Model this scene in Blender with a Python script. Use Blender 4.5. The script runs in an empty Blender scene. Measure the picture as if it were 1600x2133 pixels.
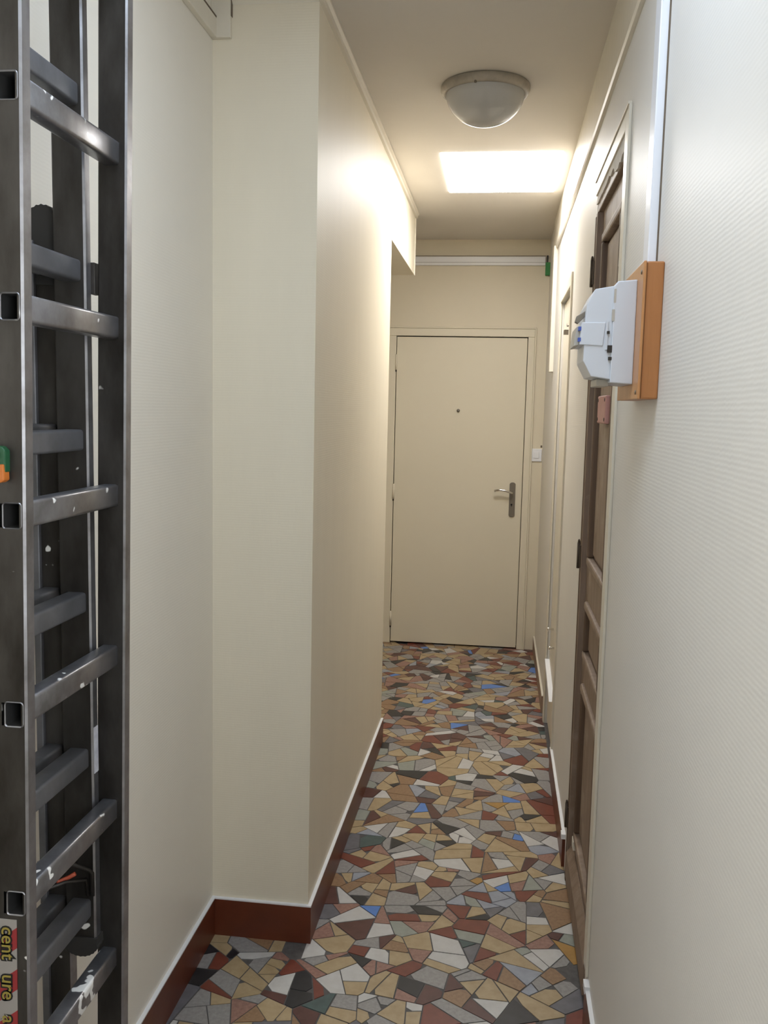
import bpy, bmesh, math, random
from mathutils import Vector, Matrix
random.seed(7)

# ------------------------------------------------------------------ camera
S = bpy.context.scene
COL = S.collection
F_PX, YAW, PITCH, ROLL, CAM_H = 1869.7, 0.1265, 0.1142, 0.0219, 1.5723
cam = bpy.data.cameras.new('camera')
cam.sensor_fit = 'VERTICAL'; cam.sensor_height = 36.0
cam.lens = F_PX / 2133.0 * 36.0
cam.clip_start = 0.02
camo = bpy.data.objects.new('camera', cam); COL.objects.link(camo)
fw = Vector((-math.sin(YAW) * math.cos(PITCH), math.cos(YAW) * math.cos(PITCH), -math.sin(PITCH)))
r0 = Vector((math.cos(YAW), math.sin(YAW), 0)); u0 = r0.cross(fw)
cr, sr = math.cos(ROLL), math.sin(ROLL)
rt = cr * r0 + sr * u0; up = cr * u0 - sr * r0
M = Matrix((rt, up, -fw)).transposed().to_4x4(); M.translation = (0, 0, CAM_H)
camo.matrix_world = M
S.camera = camo

# ------------------------------------------------------------------ world, light levels, exposure
W = bpy.data.worlds.new('world'); S.world = W; W.use_nodes = True
W.node_tree.nodes['Background'].inputs[0].default_value = (0.75, 0.85, 1.0, 1)
W.node_tree.nodes['Background'].inputs[1].default_value = 0.4
SKY_FAR = 20.0        # skylight over the passage
SKY_NEAR = 7.0        # skylight over the ladder
WIN_SIDE = 8.0       # window in the right wall, beside and behind the camera
S.view_settings.view_transform = 'Standard'
S.view_settings.look = 'None'
S.view_settings.gamma = 1.0
S.view_settings.use_curve_mapping = False
S.view_settings.exposure = 0.06

# ------------------------------------------------------------------ helpers
def new_mat(name, col, rough=0.5, metal=0.0, spec=0.5, vary=0.0, vscale=6.0, vcol=None, bump=0.0, bscale=200.0,
            ribs=0.0, stretch=(1, 1, 1), coat=0.0):
    m = bpy.data.materials.new(name); m.use_nodes = True
    nt = m.node_tree; N = nt.nodes; L = nt.links
    b = N['Principled BSDF']
    b.inputs['Base Color'].default_value = (*col, 1); b.inputs['Roughness'].default_value = rough
    b.inputs['Metallic'].default_value = metal; b.inputs['Specular IOR Level'].default_value = spec
    b.inputs['Coat Weight'].default_value = coat
    tc = N.new('ShaderNodeTexCoord'); mp = N.new('ShaderNodeMapping')
    mp.inputs['Scale'].default_value = stretch
    L.new(tc.outputs['Object'], mp.inputs['Vector'])
    if vary > 0:
        nz = N.new('ShaderNodeTexNoise'); nz.inputs['Scale'].default_value = vscale
        nz.inputs['Detail'].default_value = 6; nz.inputs['Roughness'].default_value = 0.6
        L.new(mp.outputs[0], nz.inputs['Vector'])
        rp = N.new('ShaderNodeValToRGB'); rp.color_ramp.elements[0].position = 0.35; rp.color_ramp.elements[1].position = 0.68
        L.new(nz.outputs['Fac'], rp.inputs['Fac'])
        mx = N.new('ShaderNodeMix'); mx.data_type = 'RGBA'
        v2 = vcol if vcol else tuple(c * (1 - vary) for c in col)
        mx.inputs['A'].default_value = (*col, 1); mx.inputs['B'].default_value = (*v2, 1)
        ml = N.new('ShaderNodeMath'); ml.operation = 'MULTIPLY'; ml.inputs[1].default_value = 1.0 if vcol is None else min(1, vary)
        L.new(rp.outputs['Color'], ml.inputs[0]); L.new(ml.outputs[0], mx.inputs['Factor'])
        L.new(mx.outputs['Result'], b.inputs['Base Color'])
    prev = None
    if ribs > 0:
        wv = N.new('ShaderNodeTexWave'); wv.wave_type = 'BANDS'; wv.bands_direction = 'Z'
        wv.inputs['Scale'].default_value = 45; wv.inputs['Distortion'].default_value = 1.6
        wv.inputs['Detail'].default_value = 2; wv.inputs['Detail Scale'].default_value = 1.5
        L.new(tc.outputs['Object'], wv.inputs['Vector'])
        bp = N.new('ShaderNodeBump'); bp.inputs['Strength'].default_value = ribs; bp.inputs['Distance'].default_value = 0.001
        L.new(wv.outputs['Fac'], bp.inputs['Height']); prev = bp
    if bump > 0:
        n2 = N.new('ShaderNodeTexNoise'); n2.inputs['Scale'].default_value = bscale; n2.inputs['Detail'].default_value = 3
        L.new(mp.outputs[0], n2.inputs['Vector'])
        b2 = N.new('ShaderNodeBump'); b2.inputs['Strength'].default_value = bump; b2.inputs['Distance'].default_value = 0.002
        L.new(n2.outputs['Fac'], b2.inputs['Height'])
        if prev: L.new(prev.outputs[0], b2.inputs['Normal'])
        prev = b2
    if prev: L.new(prev.outputs[0], b.inputs['Normal'])
    return m

def emit_mat(name, col, s):
    m = bpy.data.materials.new(name); m.use_nodes = True
    nt = m.node_tree; nt.nodes.clear()
    e = nt.nodes.new('ShaderNodeEmission'); e.inputs[0].default_value = (*col, 1); e.inputs[1].default_value = s
    o = nt.nodes.new('ShaderNodeOutputMaterial'); nt.links.new(e.outputs[0], o.inputs[0])
    return m

def tag(o, label=None, cat=None, group=None, kind=None):
    if label: o['label'] = label
    if cat: o['category'] = cat
    if group: o['group'] = group
    if kind: o['kind'] = kind
    return o

def link(name, me, mat, parent=None):
    o = bpy.data.objects.new(name, me); COL.objects.link(o)
    if mat and not me.materials: me.materials.append(mat)
    if parent:
        o.parent = parent
        o.matrix_parent_inverse = parent.matrix_world.inverted() if parent.type != 'EMPTY' else Matrix.Translation(-parent.location)
    return o

def from_bm(name, bm, mat, parent=None, smooth=False):
    me = bpy.data.meshes.new(name); bm.normal_update(); bm.to_mesh(me); bm.free()
    if smooth:
        for p in me.polygons: p.use_smooth = True
    return link(name, me, mat, parent)

def bbox(bm, x0, x1, y0, y1, z0, z1, bev=0.0, seg=2):
    r = bmesh.ops.create_cube(bm, size=1)
    vs = r['verts']
    for v in vs:
        v.co = Vector(((x0 + x1) / 2 + v.co.x * (x1 - x0), (y0 + y1) / 2 + v.co.y * (y1 - y0), (z0 + z1) / 2 + v.co.z * (z1 - z0)))
    if bev > 0:
        es = list({e for v in vs for e in v.link_edges})
        bmesh.ops.bevel(bm, geom=es, offset=bev, segments=seg, affect='EDGES', profile=0.5)
    return vs

def box(name, x0, x1, y0, y1, z0, z1, mat, parent=None, bev=0.0):
    bm = bmesh.new(); bbox(bm, x0, x1, y0, y1, z0, z1, bev)
    return from_bm(name, bm, mat, parent)

def boxes(name, lst, mat, parent=None, bev=0.0):
    bm = bmesh.new()
    for b in lst: bbox(bm, *b, bev)
    return from_bm(name, bm, mat, parent)

def empty(name, loc):
    o = bpy.data.objects.new(name, None); COL.objects.link(o); o.location = loc; o.empty_display_size = 0.1
    return o

def extrude_xz(name, pts, y0, y1, mat, parent=None, bev=0.0):
    """prism with outline (x,z) between two y planes"""
    bm = bmesh.new()
    a = [bm.verts.new((x, y0, z)) for x, z in pts]; b = [bm.verts.new((x, y1, z)) for x, z in pts]
    bm.faces.new(a); bm.faces.new(b[::-1])
    n = len(pts)
    for i in range(n): bm.faces.new((a[i], b[i], b[(i + 1) % n], a[(i + 1) % n]))
    bmesh.ops.recalc_face_normals(bm, faces=bm.faces)
    if bev: bmesh.ops.bevel(bm, geom=list(bm.edges), offset=bev, segments=2, affect='EDGES', profile=0.5)
    return from_bm(name, bm, mat, parent)

def extrude_yz(name, pts, x0, x1, mat, parent=None, bev=0.0):
    bm = bmesh.new()
    a = [bm.verts.new((x0, y, z)) for y, z in pts]; b = [bm.verts.new((x1, y, z)) for y, z in pts]
    bm.faces.new(a); bm.faces.new(b[::-1])
    n = len(pts)
    for i in range(n): bm.faces.new((a[i], b[i], b[(i + 1) % n], a[(i + 1) % n]))
    bmesh.ops.recalc_face_normals(bm, faces=bm.faces)
    if bev: bmesh.ops.bevel(bm, geom=list(bm.edges), offset=bev, segments=2, affect='EDGES', profile=0.5)
    return from_bm(name, bm, mat, parent)

def lathe(name, prof, center, mat, parent=None, axis='z', seg=48):
    """prof: list of (radius, offset along axis)"""
    bm = bmesh.new(); rings = []
    for r, h in prof:
        ring = []
        for k in range(seg if r > 1e-6 else 1):
            a = 2 * math.pi * k / seg
            c, s_ = r * math.cos(a), r * math.sin(a)
            p = {'z': (c, s_, h), 'y': (c, h, s_), 'x': (h, c, s_)}[axis]
            ring.append(bm.verts.new(Vector(p) + Vector(center)))
        rings.append(ring)
    for A, B in zip(rings, rings[1:]):
        for k in range(seg):
            if len(A) == 1 and len(B) == 1: continue
            if len(A) == 1: bm.faces.new((A[0], B[k], B[(k + 1) % seg]))
            elif len(B) == 1: bm.faces.new((A[k], B[0], A[(k + 1) % seg]))
            else: bm.faces.new((A[k], B[k], B[(k + 1) % seg], A[(k + 1) % seg]))
    bmesh.ops.recalc_face_normals(bm, faces=bm.faces)
    return from_bm(name, bm, mat, parent, smooth=True)

def tube(name, pts, rad, mat, parent=None, seg=10):
    bm = bmesh.new(); rings = []
    pts = [Vector(p) for p in pts]
    for i, p in enumerate(pts):
        t = (pts[min(i + 1, len(pts) - 1)] - pts[max(i - 1, 0)]).normalized()
        n = t.orthogonal().normalized() if i == 0 else (n - n.dot(t) * t).normalized()
        b = t.cross(n)
        rings.append([bm.verts.new(p + rad * (math.cos(2 * math.pi * k / seg) * n + math.sin(2 * math.pi * k / seg) * b)) for k in range(seg)])
    for A, B in zip(rings, rings[1:]):
        for k in range(seg): bm.faces.new((A[k], A[(k + 1) % seg], B[(k + 1) % seg], B[k]))
    bm.faces.new(rings[0][::-1]); bm.faces.new(rings[-1])
    bmesh.ops.recalc_face_normals(bm, faces=bm.faces)
    return from_bm(name, bm, mat, parent, smooth=True)

# ------------------------------------------------------------------ dimensions
XL1, XL2, XR = -0.803, -0.512, 0.275       # near left wall, far left wall, right wall
Y1, Y2, Y3, D = 2.452, 4.09, 5.15, 5.92    # jog face, end of far left wall, lintel end, end wall
ZC = 2.66; YB = -2.5; XS = -1.5            # ceiling, back wall, side recess wall
BH = 0.113; BT = 0.0105                    # baseboard height and thickness
T = 0.12

# ------------------------------------------------------------------ materials
m_wall = new_mat('cream_ribbed_wall', (0.85, 0.80, 0.70), rough=0.42, vary=0.03, vscale=3, ribs=0.08, bump=0.06, bscale=40)
m_wall2 = new_mat('cream_satin_wall', (0.83, 0.755, 0.60), rough=0.50, spec=0.35, vary=0.03, vscale=3, ribs=0.08, bump=0.10, bscale=30, stretch=(3, 3, 0.6))
m_end = new_mat('cream_end_wall', (0.76, 0.68, 0.52), rough=0.5, vary=0.03, vscale=3, bump=0.05, bscale=60)
m_ceil = new_mat('ceiling_paint', (0.74, 0.69, 0.62), rough=0.7, vary=0.03, vscale=4, bump=0.08, bscale=150)
m_trim = new_mat('cream_trim_paint', (0.78, 0.72, 0.60), rough=0.4, vary=0.05, vscale=15)
m_base = new_mat('oxblood_baseboard', (0.155, 0.038, 0.016), rough=0.38, vary=0.25, vscale=8)
m_white = new_mat('white_gloss_paint', (0.86, 0.86, 0.87), rough=0.35)
m_groove = new_mat('grimy_joint', (0.16, 0.12, 0.085), rough=0.8)
m_door = new_mat('cream_door_paint', (0.77, 0.70, 0.545), rough=0.45, vary=0.02, vscale=2, bump=0.04, bscale=60)
m_metal = new_mat('brushed_steel', (0.24, 0.21, 0.17), rough=0.45, metal=0.6)
m_chrome = new_mat('polished_steel', (0.75, 0.73, 0.70), rough=0.15, metal=1.0)
m_hinge = new_mat('rusty_hinge', (0.10, 0.072, 0.05), rough=0.6, metal=0.3)
m_dark = new_mat('dark_metal', (0.05, 0.042, 0.035), rough=0.5, metal=0.4)
m_black = new_mat('black_hole', (0.006, 0.006, 0.006), rough=0.9)

def wood_mat(name, col, col2, rough=0.55, scale=9, patch=None):
    m = new_mat(name, col, rough=rough, vary=1.0, vscale=scale, vcol=col2, stretch=(4, 4, 0.35), bump=0.25, bscale=60)
    if patch:
        nt = m.node_tree; N = nt.nodes; L = nt.links
        b = N['Principled BSDF']; src = b.inputs['Base Color'].links[0].from_socket
        tc = [n for n in N if n.type == 'TEX_COORD'][0]
        nz = N.new('ShaderNodeTexNoise'); nz.inputs['Scale'].default_value = 5.5; nz.inputs['Detail'].default_value = 8
        nz.inputs['Roughness'].default_value = 0.65
        L.new(tc.outputs['Object'], nz.inputs['Vector'])
        rp = N.new('ShaderNodeValToRGB'); rp.color_ramp.elements[0].position = 0.55; rp.color_ramp.elements[1].position = 0.66
        L.new(nz.outputs['Fac'], rp.inputs['Fac'])
        mx = N.new('ShaderNodeMix'); mx.data_type = 'RGBA'
        ml = N.new('ShaderNodeMath'); ml.operation = 'MULTIPLY'; ml.inputs[1].default_value = 0.75
        L.new(rp.outputs['Color'], ml.inputs[0]); L.new(ml.outputs[0], mx.inputs['Factor'])
        L.new(src, mx.inputs['A']); mx.inputs['B'].default_value = (*patch, 1)
        L.new(mx.outputs['Result'], b.inputs['Base Color'])
    return m
m_wood = wood_mat('stripped_brown_wood', (0.30, 0.215, 0.155), (0.21, 0.145, 0.10), patch=(0.37, 0.29, 0.225))
m_wood2 = wood_mat('dark_wood_shaded_moulding', (0.17, 0.105, 0.065), (0.11, 0.066, 0.04))
m_board = wood_mat('varnished_pine', (0.50, 0.215, 0.075), (0.40, 0.16, 0.05), rough=0.35, scale=5)
m_board2 = wood_mat('varnished_pine_edge', (0.58, 0.275, 0.105), (0.48, 0.21, 0.07), rough=0.35, scale=5)

# ------------------------------------------------------------------ the shell
def struct(o, label, cat=None): return tag(o, label, cat, kind='structure')

SK1 = (-0.298, 0.220, 3.96, 4.655)           # skylight in view
SK2 = (-0.52, 0.14, 0.70, 1.60)            # skylight over the ladder, out of frame
def ceiling():
    bm = bmesh.new(); z0, z1 = ZC, ZC + T
    X0, X1 = XS - T, XR + T
    def sl(y0, y1, hole=None):
        if hole is None: bbox(bm, X0, X1, y0, y1, z0, z1)
        else:
            bbox(bm, X0, hole[0], y0, y1, z0, z1); bbox(bm, hole[1], X1, y0, y1, z0, z1)
    sl(YB - T, SK2[2]); sl(SK2[2], SK2[3], SK2); sl(SK2[3], SK1[2]); sl(SK1[2], SK1[3], SK1); sl(SK1[3], D + T)
    return from_bm('ceiling', bm, m_ceil)
struct(ceiling(), 'plain beige painted ceiling over the narrow passage', 'ceiling')

m_reveal = new_mat('skylight_reveal_white', (0.85, 0.84, 0.80), rough=0.6)
def skylight(name, sk, mat, label):
    x0, x1, y0, y1 = sk; f = 0.004
    fr = boxes(name, [(x0, x0 + f, y0, y1, ZC + 0.001, ZC + T), (x1 - f, x1, y0, y1, ZC + 0.001, ZC + T),
                      (x0 + f, x1 - f, y0, y0 + f, ZC + 0.001, ZC + T), (x0 + f, x1 - f, y1 - f, y1, ZC + 0.001, ZC + T)], m_reveal)
    struct(fr, label, 'skylight')
    p = box('pane', x0 + f, x1 - f, y0 + f, y1 - f, ZC - 0.004, ZC + 0.018, mat, fr)
    return fr
m_sky1 = emit_mat('bright_frosted_skylight_pane', (1.0, 0.985, 0.97), SKY_FAR)
m_sky2 = emit_mat('cool_skylight_pane', (0.70, 0.83, 1.0), SKY_NEAR)
skylight('window_1', SK1, m_sky1, 'glowing white rectangular skylight in the ceiling beyond the dome lamp')
skylight('window_2', SK2, m_sky2, 'cool white skylight in the ceiling above the ladder')

struct(box('wall_left', XL1 - T, XL1, YB, Y1 + 0.05, 0, ZC, m_wall), 'cream ribbed wall behind the metal ladder', 'wall')
# projecting block: its corridor face is a touch out of plumb
bm = bmesh.new()
bbox(bm, XL1, XL2, Y1, Y2, 0, ZC)
bbox(bm, XL1, XL2, Y2, Y3, 2.325, ZC)
struct(from_bm('wall_left_projecting', bm, m_wall2), 'projecting cream wall with lintel over a side opening', 'wall')
struct(box('wall_side_recess', XS - T, XS, Y2 - 0.3, D, 0, ZC, m_end), 'cream wall of the side recess by the end door', 'wall')
struct(box('wall_recess_front', XS, XL1, Y2 - T, Y2, 0, ZC, m_end), 'cream wall closing the side recess', 'wall')
DX0, DX1, DZ = -0.694, 0.156, 2.05
struct(boxes('wall_end', [(XS - T, DX0, D, D + T, 0, ZC), (DX1, XR + T, D, D + T, 0, ZC), (DX0, DX1, D, D + T, DZ, ZC), (DX0, DX1, D + 0.06, D + T, 0, DZ)], m_end),
       'beige end wall around the flush door', 'wall')
# right wall with two door recesses
WD = (2.285, 2.94, 2.235)     # stripped wood door: y range, height
CD = (3.88, 4.50, 2.10)       # white cupboard door
R = 0.09
WY, WZ = (-.60, .50), (1.05, 2.10)   # side window
m_wallr = new_mat('off_white_ribbed_wall', (0.785, 0.757, 0.71), rough=0.48, spec=0.35, vary=0.03, vscale=3, ribs=0.09, bump=0.06, bscale=40)
struct(boxes('wall_right', [(XR, XR + T, YB, WY[0], 0, ZC), (XR, XR + T, WY[1], WD[0], 0, ZC), (XR, XR + T, WY[0], WY[1], 0, WZ[0]), (XR, XR + T, WY[0], WY[1], WZ[1], ZC), (XR, XR + T, WD[0], WD[1], WD[2], ZC), (XR, XR + T, WD[1], CD[0], 0, ZC),
                            (XR, XR + T, CD[0], CD[1], CD[2], ZC), (XR, XR + T, CD[1], D, 0, ZC),
                            (XR + R, XR + T, WD[0], WD[1], 0, WD[2]), (XR + R, XR + T, CD[0], CD[1], 0, CD[2])], m_wallr),
       'cream ribbed wall carrying the electricity meter', 'wall')
struct(box('wall_back', XL1 - T, XR + T, YB - T, YB, 0, ZC, m_wall), 'plain cream wall closing the passage', 'wall')
wb = struct(boxes('window_3', [(XR + .03, XR + .08, WY[0], WY[0] + .05, WZ[0], WZ[1]), (XR + .03, XR + .08, WY[1] - .05, WY[1], WZ[0], WZ[1]),
       (XR + .03, XR + .08, WY[0] + .05, WY[1] - .05, WZ[0], WZ[0] + .05), (XR + .03, XR + .08, WY[0] + .05, WY[1] - .05, WZ[1] - .05, WZ[1]),
       (XR + .03, XR + .08, -.07, -.03, WZ[0] + .05, WZ[1] - .05)], m_trim), 'cream framed frosted window in the right wall facing the ladder side', 'window')
m_win = emit_mat('daylit_frosted_window_pane', (0.93, 0.97, 1.0), WIN_SIDE)
box('pane', XR + .05, XR + .06, WY[0] + .05, -.07, WZ[0] + .05, WZ[1] - .05, m_win, wb)
box('pane', XR + .05, XR + .06, -.03, WY[1] - .05, WZ[0] + .05, WZ[1] - .05, m_win, wb)

# ------------------------------------------------------------------ the floor: broken-tile paving
PAL = {
 'T': ((0.46, 0.35, 0.205), (0.37, 0.265, 0.14)), 'G': ((0.34, 0.325, 0.31), (0.24, 0.225, 0.215)), 'W': ((0.60, 0.585, 0.56), (0.52, 0.50, 0.47)),
 'K': ((0.028, 0.027, 0.03), (0.018, 0.017, 0.018)), 'R': ((0.20, 0.052, 0.032), (0.15, 0.038, 0.024)), 'P': ((0.36, 0.20, 0.155), (0.22, 0.11, 0.085)),
 'B': ((0.33, 0.20, 0.11), (0.22, 0.125, 0.065)), 'U': ((0.11, 0.25, 0.62), (0.09, 0.21, 0.54)), 'N': ((0.075, 0.115, 0.11), (0.05, 0.08, 0.076)),
 'O': ((0.44, 0.25, 0.07), (0.35, 0.19, 0.05)), 'L': ((0.35, 0.37, 0.42), (0.26, 0.28, 0.33)), 'S': ((0.17, 0.165, 0.18), (0.12, 0.115, 0.125)),
 'V': ((0.115, 0.045, 0.037), (0.08, 0.03, 0.025)), 'E': ((0.33, 0.345, 0.30), (0.25, 0.265, 0.225))}
m_tile = {}
for k, (a, b) in PAL.items():
    m_tile[k] = new_mat('floor_tile_' + {'T': 'tan', 'G': 'grey', 'W': 'white', 'K': 'black', 'R': 'dark_red', 'P': 'pink_granite', 'B': 'brown', 'U': 'blue',
        'N': 'dark_green', 'O': 'ochre', 'L': 'blue_grey', 'S': 'slate', 'V': 'maroon', 'E': 'pale_green'}[k], a, rough=0.34, vary=0.8, vscale=90 if k in 'PBG' else 30, vcol=b, spec=0.45, bump=0.02, bscale=80)
m_grout = new_mat('dark_grout', (0.125, 0.115, 0.11), rough=0.75, vary=0.3, vscale=60)
floor = struct(box('floor', XS - T, XR + T, YB - T, D + T, -0.1, -0.0016, m_grout), 'multicoloured broken-tile paved floor', 'floor')

def on_floor(px, py):
    d = fw + (px - 800) / F_PX * rt - (py - 1066.5) / F_PX * up
    t = -CAM_H / d.z
    return d.x * t, d.y * t
# stones read off the photograph: colour runs by crop (origin, scale, points)
STONES = [
 ((340, 1900), .28125, 'G330,340 R425,360 K550,300 G640,270 W720,310 G690,375 P870,320 R970,380 T845,385 T800,420 T560,415 T650,470 T445,270 K290,460 G450,510 R320,560 T420,640 S190,660 G215,760 G420,750 P570,720 T620,590 T810,485 W840,555 K1025,520 V820,640 K1035,630 R1200,570 P1080,440 G1160,345 P1250,320 T1255,385 W1270,500 N1170,700 T800,740 T930,740 V1060,770 G1340,660 T1400,555 T1530,530 W1500,610 W1480,470 T1300,750 T1470,770 R1430,270 K1460,370 G1540,220 T1320,200 T1325,140 V1470,120 P1210,160 P1550,410 G1530,690 G700,620 B690,770'),
 ((780, 1900), .28125, 'W85,130 P100,50 R250,35 E260,155 P320,95 T395,45 T510,85 P620,55 W490,230 R570,150 N650,235 S680,300 W470,330 T350,230 T210,200 V85,200 B140,250 P300,310 T150,350 W40,320 P50,420 R220,430 G340,460 T470,420 K290,560 T100,570 V420,600 G80,650 P240,640 W350,690 T150,740 T300,790 R450,785 G635,750 B620,620 V540,510 G610,440 G680,480 T690,530 T710,420 B790,380 R860,320 R860,470 T845,600 T1010,600 W870,710 K1060,770 V820,790 L1090,450 T1040,340 E1080,270 W1165,330 W1300,320 B1290,440 O1430,270 P1170,240 R1065,190 P940,140 T855,230 R790,120 K790,50 E740,200 T910,60 T1055,90 W1180,65 T1200,120 T1180,180 V1340,160 B1370,50 L1140,560 G1215,540 T1320,610 T1240,710 G1390,560 G1430,400 S1450,710 R1450,800 B980,500 W1490,140 E1460,200'),
 ((640, 1720), .1875, 'T600,20 W770,20 W1050,60 L680,75 G870,55 R1200,50 B1430,65 T1320,20 G880,140 N660,150 K1000,185 T1085,150 T1200,130 T1380,135 G1180,190 E1310,200 G1480,245 R640,235 P860,280 G1050,250 W1160,300 G1320,290 T580,305 T730,350 R550,385 P1030,395 R1230,380 T1340,430 G580,470 T710,505 R900,485 G1100,480 T460,560 L570,580 B720,595 B900,565 G1070,560 W1350,540 T1460,480 R1480,640 B470,670 T690,690 T855,670 T1020,655 G1240,620 V1140,720 T1300,720 B900,750 G590,735 K540,820 T820,815 W400,780 U720,890 G1050,890 G1130,800 G1430,790 G1470,890 K1320,940 W590,955 P430,940 S520,120 S490,270 G410,430 B340,600 V300,780 S280,950'),
 ((920, 1720), .1875, 'K85,50 W230,80 T70,130 W140,115 W250,150 G380,80 T480,140 V600,70 G730,100 B730,170 U850,135 G820,60 T960,40 T1100,40 T690,225 W1000,180 G1080,130 W1210,200 L1040,270 T860,310 G650,320 G360,210 T220,230 R430,310 T230,300 T370,390 K50,190 W180,420 P120,480 B510,420 W690,410 T850,395 T750,505 T1030,540 V970,440 G1080,410 S1230,500 P1160,340 R510,530 G330,540 T80,550 G210,620 O440,620 W640,620 T790,600 L430,690 T540,690 U700,690 G230,710 P840,680 E980,670 G1120,630 W1330,610 T1310,700 B1150,750 R900,775 R400,770 L570,765 L710,765 L200,850 E340,860 L500,880 L740,870 T1090,840 T1370,890 S1080,940 B1350,800 R160,930 T400,955 S560,955 G730,955 G870,955 G50,860 G40,770'),
 ((720, 1560), .2875, 'T370,30 E465,20 W550,25 K640,8 T740,30 G850,20 T940,40 B600,55 T465,70 B385,65 G300,75 T700,80 W1030,50 S1120,40 L1210,35 S1320,35 R1255,80 T1350,95 W1130,70 W365,130 E460,115 G570,110 W645,160 K520,170 T780,110 W880,115 T990,70 T1070,125 T1160,100 T1330,140 W1190,145 W1290,170 T1010,155 G900,175 K1010,190 K1230,195 G1110,215 T795,185 W865,210 R590,215 N750,205 K860,250 V330,160 T350,240 K370,260 T280,270 B440,235 W590,260 T710,250 G980,240 G930,275 T1180,235 G1270,250 T1090,240 L1240,290 T1330,290 G1140,275 B420,300 L530,310 S590,330 T650,300 B720,310 T825,310 T885,345 V985,325 P970,285 B980,365 S790,360 G1095,345 T1190,325 U1200,365 P1290,345 S1360,335 R1440,320 B870,395 T940,415 G1040,430 T690,380 G770,400 V580,380 G680,420 B440,370 S340,400 T250,385 U540,440 V650,460 T570,475 G460,435 G370,440 G390,490 V200,485 T250,460 T110,540 B260,520 T440,545 S560,525 R520,590 T580,570 T655,565 B770,480 T850,455 G920,485 R1040,495 T1130,450 O1100,410 T1200,420 G1220,455 T920,535 G770,530 G1050,540 G1130,500 B1180,545 T1240,500 K1330,490 T1410,510 T1330,440 R1410,430 G1430,260 G1440,180 G1440,90 R1490,500'),
]
seeds = []
for (ox, oy), sc, txt in STONES:
    for w in txt.split():
        a, b = w[1:].split(',')
        x, y = on_floor(ox + float(a) * sc, oy + float(b) * sc)
        if all((x - s[0]) ** 2 + (y - s[1]) ** 2 > 0.016 ** 2 for s in seeds): seeds.append((x, y, w[0], True, random.uniform(0, .022)))
ymin = min(s[1] for s in seeds); ymax = max(s[1] for s in seeds)
GR = {}
def gkey(x, y): return int(math.floor(x / 0.1)), int(math.floor(y / 0.1))
for s in seeds: GR.setdefault(gkey(s[0], s[1]), []).append(s)
def near(x, y, k=1):
    gx, gy = gkey(x, y)
    for i in range(gx - k, gx + k + 1):
        for j in range(gy - k, gy + k + 1):
            yield from GR.get((i, j), ())
def inside(x, y):
    if y < Y1: return XL1 < x < XR
    if y < Y2: return XL2 < x < XR + 0.02
    return XS < x < XR
WEI = 'TTTTTTTTTTGGGGGGGGPPPPPRRRRRBBBBBBWWWKKKVVVSSLLEENU'
for i in range(26000):
    x, y = random.uniform(XS, XR), random.uniform(-0.6, D)
    if not inside(x, y): continue
    r = random.uniform(0.038, 0.058)
    if ymin + 0.03 < y < ymax - 0.03 and x > XL2: r = 0.062
    if all((x - s[0]) ** 2 + (y - s[1]) ** 2 > r * r for s in near(x, y)):
        s = (x, y, random.choice(WEI), False, random.uniform(0, .030)); seeds.append(s); GR.setdefault(gkey(x, y), []).append(s)

def clip(poly, nx, ny, d):          # keep nx*x+ny*y <= d
    out = []
    for i in range(len(poly)):
        a, b = poly[i], poly[(i + 1) % len(poly)]
        da, db = nx * a[0] + ny * a[1] - d, nx * b[0] + ny * b[1] - d
        if da <= 0: out.append(a)
        if (da < 0 < db) or (db < 0 < da):
            t = da / (da - db); out.append((a[0] + t * (b[0] - a[0]), a[1] + t * (b[1] - a[1])))
    return out
def area(p): return 0.5 * sum(p[i][0] * p[(i + 1) % len(p)][1] - p[(i + 1) % len(p)][0] * p[i][1] for i in range(len(p)))
def inset(poly, g):
    out = poly
    for i in range(len(poly)):
        a, b = poly[i], poly[(i + 1) % len(poly)]
        ex, ey = b[0] - a[0], b[1] - a[1]; l = math.hypot(ex, ey)
        if l < 1e-5: continue
        nx, ny = ey / l, -ex / l
        out = clip(out, nx, ny, nx * a[0] + ny * a[1] - g)
        if len(out) < 3: return []
    return out
cells = []
coarse = []
CG = {}
def cnear(x, y, k):
    gx, gy = int(math.floor(x / .2)), int(math.floor(y / .2))
    for a in range(gx - k, gx + k + 1):
        for b in range(gy - k, gy + k + 1): yield from CG.get((a, b), ())
for i in range(9000):
    x, y = random.uniform(XS - .05, XR + .05), random.uniform(-.65, D + .05)
    if all((x - q[0]) ** 2 + (y - q[1]) ** 2 > .125 ** 2 for q in cnear(x, y, 1)):
        q = (x, y, []); coarse.append(q); CG.setdefault((int(math.floor(x / .2)), int(math.floor(y / .2))), []).append(q)
for s in seeds: min(cnear(s[0], s[1], 1), key=lambda q: (q[0] - s[0]) ** 2 + (q[1] - s[1]) ** 2)[2].append(s)
def snap(poly, ss, out):
    if len(poly) < 3 or not ss: return
    if len(ss) == 1: out.append((poly, ss[0])); return
    best = None
    for k in range(14):
        a = random.uniform(0, math.pi); nx, ny = math.cos(a), math.sin(a)
        pr = sorted(nx * q[0] + ny * q[1] for q in ss)
        ext = [nx * v[0] + ny * v[1] for v in poly]
        for m in range(len(pr) - 1):
            gap = pr[m + 1] - pr[m]
            bal = min(m + 1, len(pr) - 1 - m) / len(pr)
            sc = gap * (.35 + bal) * random.uniform(.75, 1.25) * (max(ext) - min(ext)) ** .6
            if best is None or sc > best[0]: best = (sc, nx, ny, pr[m] + gap * random.uniform(.38, .62))
    _, nx, ny, d = best
    snap(clip(poly, nx, ny, d), [q for q in ss if nx * q[0] + ny * q[1] <= d], out)
    snap(clip(poly, -nx, -ny, -d), [q for q in ss if nx * q[0] + ny * q[1] > d], out)
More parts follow.
